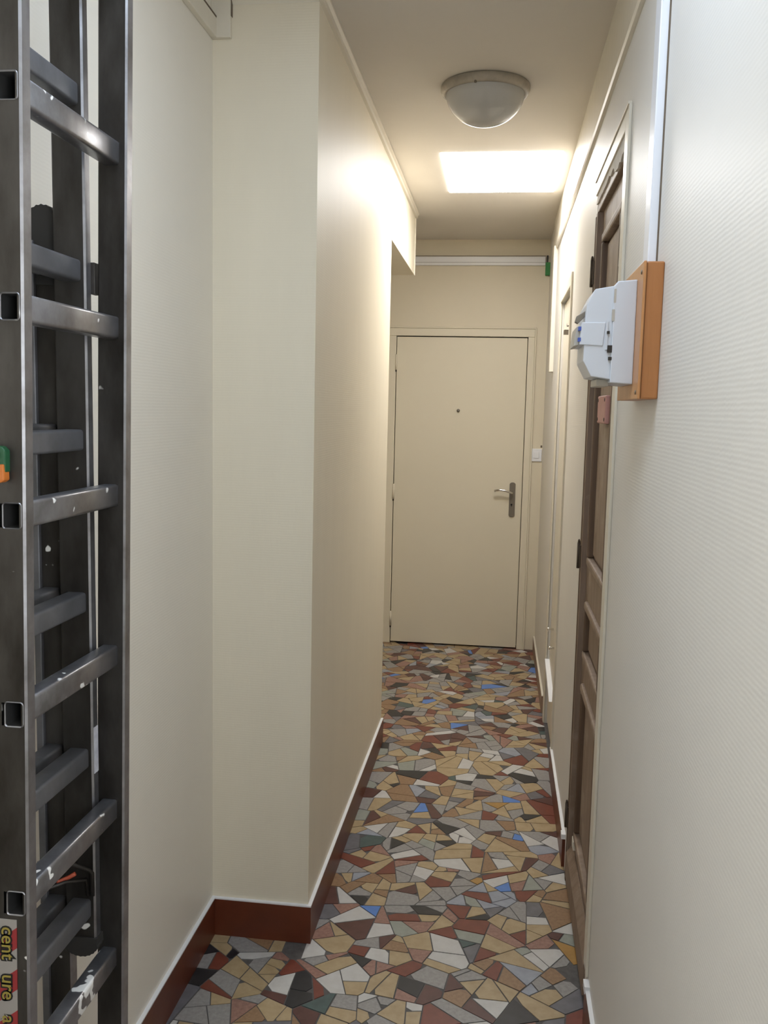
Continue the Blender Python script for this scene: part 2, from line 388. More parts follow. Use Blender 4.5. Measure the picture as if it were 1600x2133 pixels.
for c in coarse:
    x, y, ss = c
    if not ss: continue
    p = [(x - .3, y - .3), (x + .3, y - .3), (x + .3, y + .3), (x - .3, y + .3)]
    for q in cnear(x, y, 3):
        if q is c: continue
        dx, dy = q[0] - x, q[1] - y; l = math.hypot(dx, dy)
        p = clip(p, dx / l, dy / l, dx / l * (x + q[0]) / 2 + dy / l * (y + q[1]) / 2)
    my = sum(q[1] for q in ss) / len(ss)
    if Y1 < my < Y2: p = clip(p, -1, 0, -XL2 + .002)
    if len(p) > 2: p = clip(p, 1, 0, XR + (.05 if WD[0] < my < WD[1] else 0))
    out = []
    snap(p, ss, out)
    for q, s in out:
        q = inset(q, random.uniform(.0011, .0025))
        # chip a corner now and then
        if len(q) > 2 and random.random() < .45:
            k = random.randrange(len(q)); a, b, e = q[k - 1], q[k], q[(k + 1) % len(q)]
            t = random.uniform(.12, .4)
            q = q[:k] + [(b[0] + (a[0] - b[0]) * t, b[1] + (a[1] - b[1]) * t), (b[0] + (e[0] - b[0]) * t, b[1] + (e[1] - b[1]) * t)] + q[k + 1:]
        if len(q) >= 3 and area(q) > .00012: cells.append((q, s[2]))
def seen(c):
    p, _ = c
    cx = sum(v[0] for v in p) / len(p); cy = sum(v[1] for v in p) / len(p)
    v = Vector((cx, cy, -CAM_H)); d = v.dot(fw)
    if d < 0.3: return 0
    px, py = 800 + F_PX * v.dot(rt) / d, 1066.5 - F_PX * v.dot(up) / d
    if not (290 < px < 1240 and 1330 < py < 2140): return 0
    if cy > Y1 and cx < XL2: return 0
    return area(p) / d ** 3
cells.sort(key=seen, reverse=True)
def add_tile(bm, p, z, mi=0):
    h = 0.0006
    top = [bm.verts.new((x, y, z)) for x, y in p]
    q = inset(p, -0.0004) if False else p
    bot = [bm.verts.new((x, y, -0.0017)) for x, y in q]
    f = bm.faces.new(top); f.material_index = mi
    n = len(p)
    for i in range(n):
        g = bm.faces.new((top[i], bot[i], bot[(i + 1) % n], top[(i + 1) % n])); g.material_index = mi
for p, c in cells[:298]:
    bm = bmesh.new(); add_tile(bm, p, random.uniform(-0.0003, 0.0003))
    from_bm('tile', bm, m_tile[c], floor)
bm = bmesh.new(); keys = list(m_tile)
for p, c in cells[298:]: add_tile(bm, p, random.uniform(-0.0003, 0.0003), keys.index(c))
me = bpy.data.meshes.new('small_tiles'); bm.to_mesh(me); bm.free()
for k in keys: me.materials.append(m_tile[k])
tag(link('small_tiles', me, None, floor), kind='stuff')

# ------------------------------------------------------------------ baseboards with white painted tops
def baseboard(name, lst, label, mat=m_base, capm=m_white, ends=()):
    o = struct(boxes(name, lst, mat), label, 'baseboard')
    c = []
    for (x0, x1, y0, y1, z0, z1) in lst: c.append((x0, x1, y0, y1, z1, z1 + 0.004))
    for e in ends: c.append(e)
    boxes('painted_top_edge', c, capm, o)
    return o
baseboard('baseboard_left', [(XL1, XL1 + BT, YB, Y1, 0, BH)], 'dark red-brown baseboard along the wall behind the ladder')
baseboard('baseboard_jog', [(XL1 + BT, XL2 + BT, Y1 - BT, Y1, 0, BH)], 'short dark red-brown baseboard on the projecting wall face')
baseboard('baseboard_passage', [(XL2, XL2 + BT, Y1, Y2, 0, BH)], 'dark red-brown baseboard running along the projecting wall')
m_base2 = new_mat('beige_brown_baseboard', (0.36, 0.24, 0.16), rough=0.5, vary=0.3, vscale=10)
baseboard('baseboard_right', [(XR - BT, XR, YB, 2.20, 0, 0.118)], 'dark red-brown baseboard below the electricity meter',
          ends=[(XR - BT - 0.003, XR + 0.0, 2.17, 2.204, 0.112, 0.131)])
baseboard('baseboard_right_middle', [(XR - BT, XR, 3.03, CD[0] - 0.02, 0, 0.112)], 'dark red-brown baseboard between the two side doors',
          ends=[(XR - BT - 0.004, XR, 3.026, 3.06, 0.102, 0.119)])
baseboard('baseboard_right_far', [(XR - BT, XR, CD[1] + 0.15, D, 0, 0.09)], 'pale brown baseboard at the far end by the flush door', mat=m_base2, capm=m_trim)

# ------------------------------------------------------------------ ceiling mouldings and boxed trims
def moulding(name, pts, y0, y1, label):
    o = extrude_xz(name, pts, y0, y1, m_trim)
    return struct(o, label, 'moulding')
moulding('trim_1', [(XL2, ZC), (XL2 + .019, ZC), (XL2 + .019, ZC - .008), (XL2 + .012, ZC - .014), (XL2 + .010, ZC - .026), (XL2, ZC - .028)], Y1 - .02, Y3,
         'slim cream cornice where the projecting wall meets the ceiling')
o = extrude_yz('trim_2', [(Y1, ZC), (Y1 - .014, ZC), (Y1 - .014, ZC - .008), (Y1 - .008, ZC - .02), (Y1, ZC - .028)], XL1 + .055, XL2, m_trim)
struct(o, 'slim cream cornice on the projecting wall face', 'moulding')
# heavy cornice and cable trunking on the right
moulding('trim_3', [(XR, ZC), (XR - .009, ZC), (XR - .009, 2.512), (XR - .005, 2.508), (XR - .014, 2.504), (XR - .014, 2.462), (XR - .010, 2.455), (XR, 2.455)], 1.2, 5.4,
         'stepped cream cornice along the right wall')
struct(boxes('trim_4', [(XL1, XL1 + .016, 1.4, Y1 - .016, 2.545, 2.595), (XL1, XL1 + .054, Y1 - .016, Y1, 2.545, ZC)], m_trim, bev=.002),
       'cream trunking meeting a short upright at the corner above the ladder', 'trunking')
boxes('grime_joint', [(XL1, XL1 + .0165, 1.4, Y1 - .016, 2.595, 2.599), (XL1 + .054, XL1 + .0555, Y1 - .012, Y1, 2.60, 2.64)], m_groove, bpy.data.objects['trim_4'])
struct(box('trim_5', XR - .022, XR, 5.06, 5.14, 1.795, 2.47, m_trim, bev=.002), 'short cream boxed casing high on the wall by the end door', 'casing')
# corner bead of the lintel
struct(box('trim_6', XL2 - .002, XL2 + .004, Y3 - .02, Y3 + .002, 2.322, ZC - .028, m_trim, bev=.0015), 'cream corner bead on the lintel end', 'moulding')

# cable trunking over the end door
t = empty('cable_trunking', (-0.2, D, 2.49)); tag(t, 'white horizontal cable trunking on the wall above the flush door', 'trunking')
box('trunking_body', XL1 - .3, .245, D - .022, D, 2.497, 2.552, m_white, t, bev=.002)
boxes('lid_joint', [(XL1 - .3, .245, D - .0226, D - .02, 2.5535, 2.5565), (XL1 - .3, .245, D - .0226, D - .021, 2.514, 2.5155)], m_groove, t)
m_green = new_mat('green_tape', (0.03, 0.26, 0.05), rough=0.5, vary=0.2, vscale=40)
g = empty('green_tape_wrap', (.262, D, 2.43)); tag(g, 'green taped cable end hanging at the ceiling corner', 'tape')
box('tape', .246, .275, D - .03, D, 2.435, 2.515, m_green, g, bev=.003)
box('cable', .252, .262, D - .012, D, 2.515, 2.56, m_dark, g)

# ------------------------------------------------------------------ the flush end door
d1 = box('door_1', DX0 + .004, DX1 - .004, D - .004, D + .036, .010, DZ - .006, m_door, bev=.0015)
struct(d1, 'flush cream door closing the end of the passage', 'door')
boxes('door_frame', [(DX0 - .05, DX0, D - .012, D + .05, 0, DZ), (DX1, DX1 + .042, D - .012, D + .05, 0, DZ), (DX0 - .05, DX1 + .042, D - .012, D + .05, DZ, DZ + .05)], m_door, d1, bev=.003)
boxes('outer_moulding', [(DX1 + .042, DX1 + .052, D - .018, D, 0, DZ + .06), (DX0 - .06, DX1 + .052, D - .018, D, DZ + .05, DZ + .06)], m_door, d1, bev=.003)
boxes('shadow_gap', [(DX0 - .001, DX1 + .001, D + .03, D + .055, DZ - .006, DZ + .001), (DX0 - .001, DX1 + .001, D + .03, D + .055, 0, .01)], m_black, d1)
for z in (1.88, 1.03, .17):
    h = lathe('hinge', [(0, -.05), (.007, -.05), (.007, .05), (0, .05)], (DX0 + .002, D - .012, z), m_door, d1, seg=12)
    lathe('hinge_pin', [(0, -.062), (.005, -.062), (.005, -.052), (0, -.052)], (DX0 + .002, D - .012, z), m_dark, h, seg=10)
lathe('peephole', [(0, -.012), (.005, -.012), (.010, -.009), (.010, 0), (0, 0)], (-.277, D - .004, 1.573), m_metal, d1, axis='y', seg=20)
box('peephole_flap', -.287, -.266, D - .006, D - .004, 1.553, 1.556, m_trim, d1)
bm = bmesh.new()
zc0, zc1, xc, hw = .90, 1.10, .092, .0195
pts = []
for k in range(13): a = math.pi * k / 12; pts.append((xc + hw * math.cos(a), zc1 + .014 * math.sin(a)))
for k in range(13): a = math.pi + math.pi * k / 12; pts.append((xc + hw * math.cos(a), zc0 + .014 * math.sin(a)))
pl = extrude_xz('lock_plate', pts, D - .012, D - .004, m_metal, d1, bev=.001)
tube('lever_handle', [(xc - .004, D - .010, 1.048), (xc - .004, D - .05, 1.048), (xc - .012, D - .058, 1.05), (xc - .045, D - .058, 1.062), (xc - .08, D - .056, 1.066), (xc - .118, D - .054, 1.058)], .0075, m_chrome, d1, seg=12)
lathe('keyhole', [(0, -.003), (.006, -.003), (.006, 0), (0, 0)], (xc - .003, D - .012, .968), m_black, pl, axis='y', seg=14)
box('keyhole_slot', xc - .005, xc - .001, D - .0145, D - .012, .955, .966, m_black, pl)

# light switch
sw = empty('light_switch', (.243, D, 1.25)); tag(sw, 'square cream light switch beside the flush door', 'switch')
box('plate', .199, .271, D - .010, D, 1.255, 1.337, m_white, sw, bev=.003)
box('rocker', .219, .253, D - .014, D - .009, 1.275, 1.318, m_white, sw, bev=.002)
box('wall_chip', .262, .272, D - .002, D, 1.345, 1.36, m_groove, bpy.data.objects['wall_end'])

# ------------------------------------------------------------------ stripped wooden door in the right wall
xf = XR + .016                              # door face
d2 = box('door_2', xf + .012, xf + .045, WD[0] + .004, WD[1] - .03, .012, 2.19, m_wood)
struct(d2, 'stripped brown wooden panel door in the right wall', 'door')
yn, yf_ = WD[0] + .002, WD[1] - .030
def bar(name, y0, y1, z0, z1, x0=xf, x1=xf + .013, mat=m_wood, bev=.002): return box(name, x0, x1, y0, y1, z0, z1, mat, d2, bev)
bar('stile', yn, yn + .10, .012, 2.19); bar('stile', yf_ - .07, yf_, .012, 2.19)
ZR = [(.012, .20), (.72, .80), (.985, 1.10), (2.11, 2.19)]
for a, b in ZR: bar('rail', yn + .10, yf_ - .07, a, b, x0=xf + .0005)
PAN = [(.20, .72), (.80, .985), (1.10, 2.11)]
for a, b in PAN:
    # raised panel with a bevelled border
    y0, y1 = yn + .10, yf_ - .07
    bmp = bmesh.new(); bbox(bmp, xf + .006, xf + .0135, y0 + .035, y1 - .035, a + .035, b - .035, .004, 1)
    from_bm('panel', bmp, m_wood, d2)
    wd = .026
    for (q0, q1, s0, s1) in ((y0, y1, a, a + wd), (y0, y1, b - wd, b), (y0, y0 + wd, a + wd, b - wd), (y1 - wd, y1, a + wd, b - wd)):
        box('panel_moulding', xf - .010, xf + .0135, q0, q1, s0, s1, m_wood2 if s1 - s0 > wd * 1.5 else m_wood, d2, bev=.006)  # upright mouldings take darker wood, painting in their shadowed side
# frame jamb on the hinge side, head, threshold board
fj = box('jamb', XR - .002, XR + R, WD[1] - .030, WD[1] + .004, 0, 2.19, m_wood, d2, bev=.002)
box('jamb_edge', XR - .004, XR + .004, WD[1] - .006, WD[1] + .012, 0, 2.18, m_wood2, d2, bev=.001)
box('head', XR + .001, XR + R, WD[0], WD[1] + .002, 2.19, 2.225, m_wood, d2, bev=.003)
box('near_jamb', XR + .004, XR + R, WD[0] - .001, WD[0] + .008, 0, 2.19, m_wood, d2, bev=.001)
extrude_xz('kick_board', [(xf, .03), (xf - .022, .03), (xf - .022, .115), (xf - .004, .145), (xf, .145)], yn, yf_, m_wood, d2)
for z in (2.01, 1.112, .225):
    h = lathe('hinge', [(0, -.042), (.005, -.042), (.005, .042), (0, .042)], (XR - .008, WD[1] + .012, z), m_hinge, d2, seg=10)
    box('hinge_leaf', XR - .006, XR + .002, WD[1] - .012, WD[1] + .012, z - .036, z + .036, m_hinge, h)
    lathe('finial', [(0, .041), (.0045, .043), (.003, .052), (0, .054)], (XR - .008, WD[1] + .012, z), m_hinge, h, seg=10)
m_pink = new_mat('faded_pink_plastic', (0.56, 0.28, 0.235), rough=0.5, vary=0.15, vscale=25)
pk = box('door_plate', xf - .016, xf - .002, 2.47, 2.66, 1.545, 1.622, m_pink, d2, bev=.004)
for y in (2.485, 2.645):
    for z in (1.557, 1.610): lathe('screw', [(0, -.0015), (.005, -.001), (.005, 0), (0, 0)], (xf - .016, y, z), m_dark, pk, axis='x', seg=10)
bar('lock_escutcheon', 2.345, 2.385, 1.565, 1.635, x0=xf - .006, x1=xf, mat=m_dark, bev=.003)
bar('lock_scar', 2.335, 2.42, .985, 1.085, x0=xf - .002, x1=xf + .001, mat=m_wood2, bev=.0005)
bar('filler_patch', 2.80, 2.845, .175, .205, x0=xf - .012, x1=xf, mat=m_trim, bev=.002)
# painted casing round it
cs = struct(boxes('trim_7', [(XR - .006, XR, WD[0] - .06, WD[0] - .002, 0.13, 2.285), (XR - .006, XR, WD[0] - .002, WD[1] + .012, 2.245, 2.285)], m_trim, bev=.002),
            'cream painted casing around the brown panel door', 'casing')
box('shadow_bead', XR - .010, XR, WD[0] - .065, WD[1] + .014, 2.285, 2.292, m_trim, cs, bev=.001)
box('edge_bead', XR - .0075, XR, WD[0] - .075, WD[0] - .056, 0.13, 2.285, m_trim, cs, bev=.002)
# broken plaster above the door
bm = bmesh.new()
n = 26
lo, hi = [], []
for k in range(n + 1):
    y = WD[0] + (WD[1] - WD[0]) * k / n
    j = random.uniform(-.008, .010) if k < 15 else random.uniform(-.002, .002)
    lo.append((y, 2.215 + j - (0.02 if k < 9 else 0))); hi.append((y, 2.247))
A = [bm.verts.new((XR - .004, *p)) for p in lo]; B = [bm.verts.new((XR - .001, *p)) for p in hi]; C = [bm.verts.new((XR + .03, *p)) for p in lo]
for k in range(n):
    bm.faces.new((A[k], A[k + 1], B[k + 1], B[k])); bm.faces.new((C[k], C[k + 1], A[k + 1], A[k]))
bmesh.ops.recalc_face_normals(bm, faces=bm.faces)
m_plaster = new_mat('chipped_plaster', (0.80, 0.76, 0.69), rough=0.8, vary=0.2, vscale=40, bump=0.6, bscale=90)
from_bm('broken_plaster', bm, m_plaster, cs)
bm = bmesh.new()
for k in range(26):
    z = random.uniform(1.9, 2.2) if k < 18 else random.uniform(.1, 1.9)
    s = random.uniform(.004, .012)
    bmesh.ops.create_icosphere(bm, subdivisions=1, radius=s, matrix=Matrix.Translation((XR + random.uniform(.0, .006), WD[0] + random.uniform(-.002, .006), z)) @ Matrix.Diagonal((.6, .8, 2.2, 1)))
from_bm('plaster_crumbs', bm, m_plaster, cs)

# ------------------------------------------------------------------ white cupboard door further on
d3 = box('door_3', XR + .012, XR + .04, CD[0] + .19, CD[1] - .004, .02, CD[2] - .01, m_trim, bev=.002)
struct(d3, 'flush cream cupboard door beyond the brown panel door', 'door')
box('side_panel', XR + .034, XR + .05, CD[0] + .004, CD[0] + .186, .02, CD[2] - .01, m_trim, d3)
boxes('door_casing', [(XR - .008, XR + .004, CD[0] - .045, CD[0], 0.0, CD[2] + .05), (XR - .008, XR + .004, CD[1], CD[1] + .05, .0, CD[2] + .05), (XR - .008, XR + .004, CD[0], CD[1], CD[2], CD[2] + .05)], m_trim, d3, bev=.002)
box('latch', XR - .014, XR + .012, 4.06, 4.10, 1.915, 1.935, m_metal, d3, bev=.002)
tube('latch_hook', [(XR + .008, 4.00, 1.945), (XR - .006, 4.00, 1.945), (XR - .006, 4.03, 1.955)], .003, m_metal, d3, seg=8)
for y, z in ((4.27, .545), (4.10, .497)):
    lathe('knob', [(0, -.022), (.006, -.022), (.009, -.016), (.005, -.008), (.005, .012), (0, .012)], (XR + .002, y, z), m_chrome, d3, axis='x', seg=16)
extrude_yz('white_wedge', [(4.06, .255), (4.16, .285), (4.50, .335), (4.52, .30)], XR - .010, XR + .012, m_white, d3)  # plain white wedge low on the cupboard door

# ------------------------------------------------------------------ ceiling lamp
LX, LY = -.0915, 3.185
lamp = empty('ceiling_lamp', (LX, LY, ZC)); tag(lamp, 'round frosted glass dome lamp, unlit, on the ceiling', 'lamp')
m_ring = new_mat('aged_lamp_ring', (0.52, 0.47, 0.39), rough=0.45, vary=0.35, vscale=18)
lathe('base_ring', [(0, 0), (.146, 0), (.150, -.004), (.150, -.016), (.144, -.026), (.134, -.030), (.130, -.026), (.128, -.012), (.06, -.010), (0, -.010)], (LX, LY, ZC), m_ring, lamp, seg=64)
m_glass = bpy.data.materials.new('frosted_lamp_glass'); m_glass.use_nodes = True
nt = m_glass.node_tree; N = nt.nodes; N.clear()
ou = N.new('ShaderNodeOutputMaterial'); dif = N.new('ShaderNodeBsdfDiffuse'); tr = N.new('ShaderNodeBsdfTranslucent'); gl = N.new('ShaderNodeBsdfGlossy'); tp = N.new('ShaderNodeBsdfTransparent')
dif.inputs[0].default_value = (.93, .93, .92, 1); tr.inputs[0].default_value = (.96, .96, .95, 1); gl.inputs['Roughness'].default_value = .16
tp.inputs[0].default_value = (.9, .9, .9, 1)
m1 = N.new('ShaderNodeMixShader'); m1.inputs[0].default_value = .5
m2 = N.new('ShaderNodeMixShader'); fr = N.new('ShaderNodeFresnel'); fr.inputs[0].default_value = 1.45
m3 = N.new('ShaderNodeMixShader'); m3.inputs[0].default_value = .12
L = nt.links
L.new(dif.outputs[0], m1.inputs[1]); L.new(tr.outputs[0], m1.inputs[2]); L.new(m1.outputs[0], m3.inputs[1]); L.new(tp.outputs[0], m3.inputs[2])
L.new(fr.outputs[0], m2.inputs[0]); L.new(m3.outputs[0], m2.inputs[1]); L.new(gl.outputs[0], m2.inputs[2]); L.new(m2.outputs[0], ou.inputs[0])
prof = [(.1335 * math.cos(a), -.020 - .108 * math.sin(a)) for a in [math.pi / 2 * k / 20 for k in range(21)]]
prof[-1] = (0, -.128)
lathe('glass_dome', prof, (LX, LY, ZC), m_glass, lamp, seg=64)
lathe('added_reflector', [(0, -.0115), (.129, -.0135), (.129, -.0125), (0, -.0105)], (LX, LY, ZC), m_white, lamp, seg=40)  # white disc added to brighten the glass dome from inside
b_ = lathe('bulb', [(0, -.092), (.014, -.088), (.024, -.072), (.022, -.055), (.013, -.038), (.013, -.012), (0, -.012)], (LX, LY, ZC), m_ring, lamp, seg=20)
for a in (.5, 2.4, 4.5):
    lathe('clip_screw', [(0, -.006), (.004, -.005), (.004, .004), (0, .004)], (LX + .139 * math.cos(a), LY + .139 * math.sin(a), ZC - .028), m_metal, lamp, seg=10)

# ------------------------------------------------------------------ electricity meter on its board
bd = empty('meter_board', (XR, 1.79, 1.60)); tag(bd, 'orange varnished wooden backing board on the ribbed wall', 'board')
box('back_board', .243, XR, 1.657, 1.93, 1.600, 1.840, m_board, bd, bev=.003)
box('front_board', .2385, .2435, 1.652, 1.93, 1.600, 1.840, m_board2, bd, bev=.0012)
boxes('board_joint', [(.2425, .2445, 1.6565, 1.6575, 1.602, 1.838)], m_groove, bd)
for z in (1.612, 1.823):
    lathe('screw', [(0, -.002), (.004, -.0015), (.004, 0), (0, 0)], (.2385, 1.672, z), m_metal, bd, axis='x', seg=12)
m_mw = new_mat('white_meter_plastic', (0.66, 0.69, 0.74), rough=0.35, vary=0.02, vscale=5)
m_mw2 = new_mat('grey_meter_shade', (0.50, 0.47, 0.41), rough=0.4)
m_blue = new_mat('blue_marking', (0.05, 0.10, 0.42), rough=0.4)
mt = empty('electricity_meter', (.238, 1.80, 1.63)); tag(mt, 'white plastic electricity meter with faceted front on the wooden board', 'meter')
YM0, YM1 = 1.722, 1.868
extrude_xz('meter_base', [(.2385, 1.817), (.204, 1.814), (.197, 1.805), (.1975, 1.630), (.2385, 1.627)], YM0 - .004, YM1 + .004, m_mw, mt, bev=.002)
extrude_xz('meter_cover', [(.198, 1.806), (.164, 1.800), (.150, 1.772), (.148, 1.741), (.148, 1.669), (.163, 1.641), (.198, 1.636)], YM0, YM1, m_mw, mt, bev=.0015)
ct = extrude_xz('meter_display_block', [(.185, 1.7395), (.142, 1.7395), (.139, 1.699), (.182, 1.697)], YM0 - .002, YM1 - .02, m_mw, mt, bev=.001)
extrude_xz('display_window', [(.1425, 1.737), (.134, 1.732), (.130, 1.697), (.1400, 1.699)], YM0 + .012, YM1 - .03, m_mw2, mt, bev=.001)
for z in (1.728, 1.708): box('blue_mark', .1365, .1415, YM0 - .0026, YM0 + .014, z - .0035, z + .0035, m_blue, ct)
extrude_xz('sealing_screw', [(.150, 1.763), (.134, 1.753), (.131, 1.742), (.137, 1.739), (.149, 1.752)], YM0 + .02, YM0 + .036, m_metal, mt, bev=.001)
box('cover_underside_shade', .176, .200, YM0 + .03, YM1 - .01, 1.624, 1.638, m_mw2, mt, bev=.002)  # grey strip painted in for the shaded bottom faces of the cover
for (x0, x1, z0, z1) in ((.1975, .2015, 1.775, 1.80), (.1955, .2005, 1.742, 1.763), (.188, .193, 1.719, 1.724), (.190, .1985, 1.685, 1.698), (.1925, .1985, 1.671, 1.677)):
    box('cover_slot', x0, x1, YM0 - .0045, YM0 + .002, z0, z1, m_mw2 if z1 - z0 > .015 else m_dark, mt)
boxes('terminal_clip', [(.186, .190, YM0 - .002, YM0 + .01, 1.690, 1.742)], m_mw, mt)
cd = empty('wall_conduit', (XR, 1.78, 1.84)); tag(cd, 'glossy white cable duct rising from the meter board to the ceiling', 'conduit')
m_pvc = new_mat('glossy_white_pvc', (0.84, 0.85, 0.89), rough=0.3)
box('duct_lid', XR - .018, XR, 1.742, 1.80, 1.838, ZC - .0, m_pvc, cd, bev=.002)
box('duct_joint', XR - .003, XR, 1.7395, 1.7425, 1.838, ZC, m_groove, cd)

# ------------------------------------------------------------------ the three-part extension ladder
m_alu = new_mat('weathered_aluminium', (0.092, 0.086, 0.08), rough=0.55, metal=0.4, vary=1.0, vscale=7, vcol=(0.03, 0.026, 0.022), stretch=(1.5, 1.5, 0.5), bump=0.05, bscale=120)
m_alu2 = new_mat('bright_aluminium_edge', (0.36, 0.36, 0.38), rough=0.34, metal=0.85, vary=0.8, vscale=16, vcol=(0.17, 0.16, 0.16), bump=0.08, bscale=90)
def splat_mat(base, name, amount=0.66):
    m = base.copy(); m.name = name
    nt = m.node_tree; N = nt.nodes; L = nt.links; b = N['Principled BSDF']
    src = b.inputs['Base Color'].links[0].from_socket
    tc = [n for n in N if n.type == 'TEX_COORD'][0]
    nz = N.new('ShaderNodeTexNoise'); nz.inputs['Scale'].default_value = 26; nz.inputs['Detail'].default_value = 2
    L.new(tc.outputs['Object'], nz.inputs['Vector'])
    rp = N.new('ShaderNodeValToRGB'); rp.color_ramp.elements[0].position = amount; rp.color_ramp.elements[1].position = amount + .015
    L.new(nz.outputs['Fac'], rp.inputs['Fac'])
    mx = N.new('ShaderNodeMix'); mx.data_type = 'RGBA'; L.new(rp.outputs['Color'], mx.inputs['Factor']); L.new(src, mx.inputs['A'])
    mx.inputs['B'].default_value = (.72, .71, .68, 1); L.new(mx.outputs['Result'], b.inputs['Base Color'])
    iv = N.new('ShaderNodeMath'); iv.operation = 'MULTIPLY_ADD'; iv.inputs[1].default_value = -.85; iv.inputs[2].default_value = .85
    L.new(rp.outputs['Color'], iv.inputs[0]); L.new(iv.outputs[0], b.inputs['Metallic'])
    return m
m_rung = splat_mat(m_alu2, 'paint_spattered_rung', .655)
m_rung2 = new_mat('dull_aluminium_rung', (0.21, 0.21, 0.225), rough=0.5, metal=0.7, vary=0.6, vscale=20, vcol=(0.12, 0.12, 0.125))
m_rub = new_mat('black_rubber', (0.022, 0.02, 0.018), rough=0.75)
LEAN = 0.016
ZREF = 1.42
lad = empty('extension_ladder', (-.68, 1.26, 0)); tag(lad, 'weathered three-section aluminium ladder standing upright along the cream wall', 'ladder')
lad_parts = []
def LP(o): lad_parts.append(o); return o
m_alu = splat_mat(m_alu, 'stained_aluminium_rail', .74)
def rail(x0, x1, y0, y1, z0, z1, rungs, rz, rx0, rx1):
    """hollow box rail, punched where the rungs pass through"""
    bm = bmesh.new()
    xs = [x0, rx0 + .002, rx1 - .002, x1]; zs = [z0]
    for z in rungs: zs += [z - rz / 2 + .002, z + rz / 2 - .002]
    zs.append(z1)
    b = .003
    for y in (y0, y1):
        for i in range(3):
            for k in range(len(zs) - 1):
                if i == 1 and k % 2 == 1: continue
                xa = xs[i] + (b if i == 0 else 0); xb = xs[i + 1] - (b if i == 2 else 0)
                bm.faces.new([bm.verts.new(p) for p in ((xa, y, zs[k]), (xb, y, zs[k]), (xb, y, zs[k + 1]), (xa, y, zs[k + 1]))])
    prof = [(x1 - b, y0), (x1, y0 + b), (x1, y1 - b), (x1 - b, y1)]
    for p, q in zip(prof, prof[1:]): bm.faces.new([bm.verts.new(v) for v in ((*p, z0), (*q, z0), (*q, z1), (*p, z1))])
    prof = [(x0 + b, y0), (x0, y0 + b), (x0, y1 - b), (x0 + b, y1)]
    for p, q in zip(prof, prof[1:]): bm.faces.new([bm.verts.new(v) for v in ((*p, z0), (*q, z0), (*q, z1), (*p, z1))])
    for z in (z0, z1): bm.faces.new([bm.verts.new(v) for v in ((x0, y0, z), (x1, y0, z), (x1, y1, z), (x0, y1, z))])
    bmesh.ops.remove_doubles(bm, verts=bm.verts, dist=1e-5); bmesh.ops.recalc_face_normals(bm, faces=bm.faces)
    me = bpy.data.meshes.new('rail'); bm.to_mesh(me); bm.free()
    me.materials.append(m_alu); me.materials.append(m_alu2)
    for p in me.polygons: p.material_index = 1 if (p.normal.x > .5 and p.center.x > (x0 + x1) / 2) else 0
    return LP(link('rail', me, None, lad))
def rung(x0, x1, y0, y1, z, h, mat):
    """rounded hollow tube, open at its ends"""
    bm = bmesh.new(); rings = []
    xc, hw, hh, r = (x0 + x1) / 2, (x1 - x0) / 2, h / 2, .005
    def loop(y, g):
        out = []
        for sx, sz, a0 in ((1, 1, 0), (-1, 1, 90), (-1, -1, 180), (1, -1, 270)):
            for k in range(5):
                a = math.radians(a0 + 22.5 * k); rr = max(r - g, .002)
                out.append(bm.verts.new((xc + sx * (hw - r) + rr * math.cos(a), y, z + sz * (hh - r) + rr * math.sin(a))))
        return out
    Ls = [loop(y0, .002), loop(y0 - .0015, .0008), loop(y0 - .0005, 0), loop(y1, 0), loop(y1 + .001, .001)]
    for A, B in zip(Ls, Ls[1:]):
        for k in range(20): bm.faces.new((A[k], B[k], B[(k + 1) % 20], A[(k + 1) % 20]))
    I = loop(y0 + .12, .002)
    for k in range(20): bm.faces.new((Ls[0][k], I[k], I[(k + 1) % 20], Ls[0][(k + 1) % 20]))
    bm.faces.new(I); bm.faces.new(Ls[-1])
    bmesh.ops.recalc_face_normals(bm, faces=bm.faces)
    me = bpy.data.meshes.new('rung'); bm.to_mesh(me); bm.free()
    me.materials.append(mat); me.materials.append(m_black)
    for p in me.polygons:
        p.use_smooth = abs(p.normal.y) < .5
        if p.center.y > y0 + .001 and p.center.y < y0 + .125 and abs(p.center.z - z) < hh - .001 and abs(p.center.x - xc) < hw - .001: p.material_index = 1
    return LP(link('rung', me, mat, lad))
SP = .2705
R1 = [1.963 - SP * k for k in range(7)] + [1.963 + SP, 1.963 + 2 * SP]
R2 = [1.512 + .2672 * k for k in range(-3, 5)]
R3 = [1.519 - .2735 * k for k in range(-1, 6)]
# section one (in front)
X1a, X1b = -.655, -.607
zt = ZC - .05
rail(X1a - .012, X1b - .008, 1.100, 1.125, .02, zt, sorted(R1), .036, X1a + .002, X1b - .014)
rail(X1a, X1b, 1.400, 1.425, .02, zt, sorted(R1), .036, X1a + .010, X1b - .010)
for z in R1: rung(X1a + .008, X1b - .012, 1.100, 1.4255, z, .036, m_rung)
# section two (behind it, raised)
X2a, X2b = -.713, -.659
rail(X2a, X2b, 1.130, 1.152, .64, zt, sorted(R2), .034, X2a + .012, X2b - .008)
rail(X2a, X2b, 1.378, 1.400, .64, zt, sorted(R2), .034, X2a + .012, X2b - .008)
for z in R2: rung(X2a + .012, X2b - .008, 1.130, 1.400, z, .034, m_rung2)
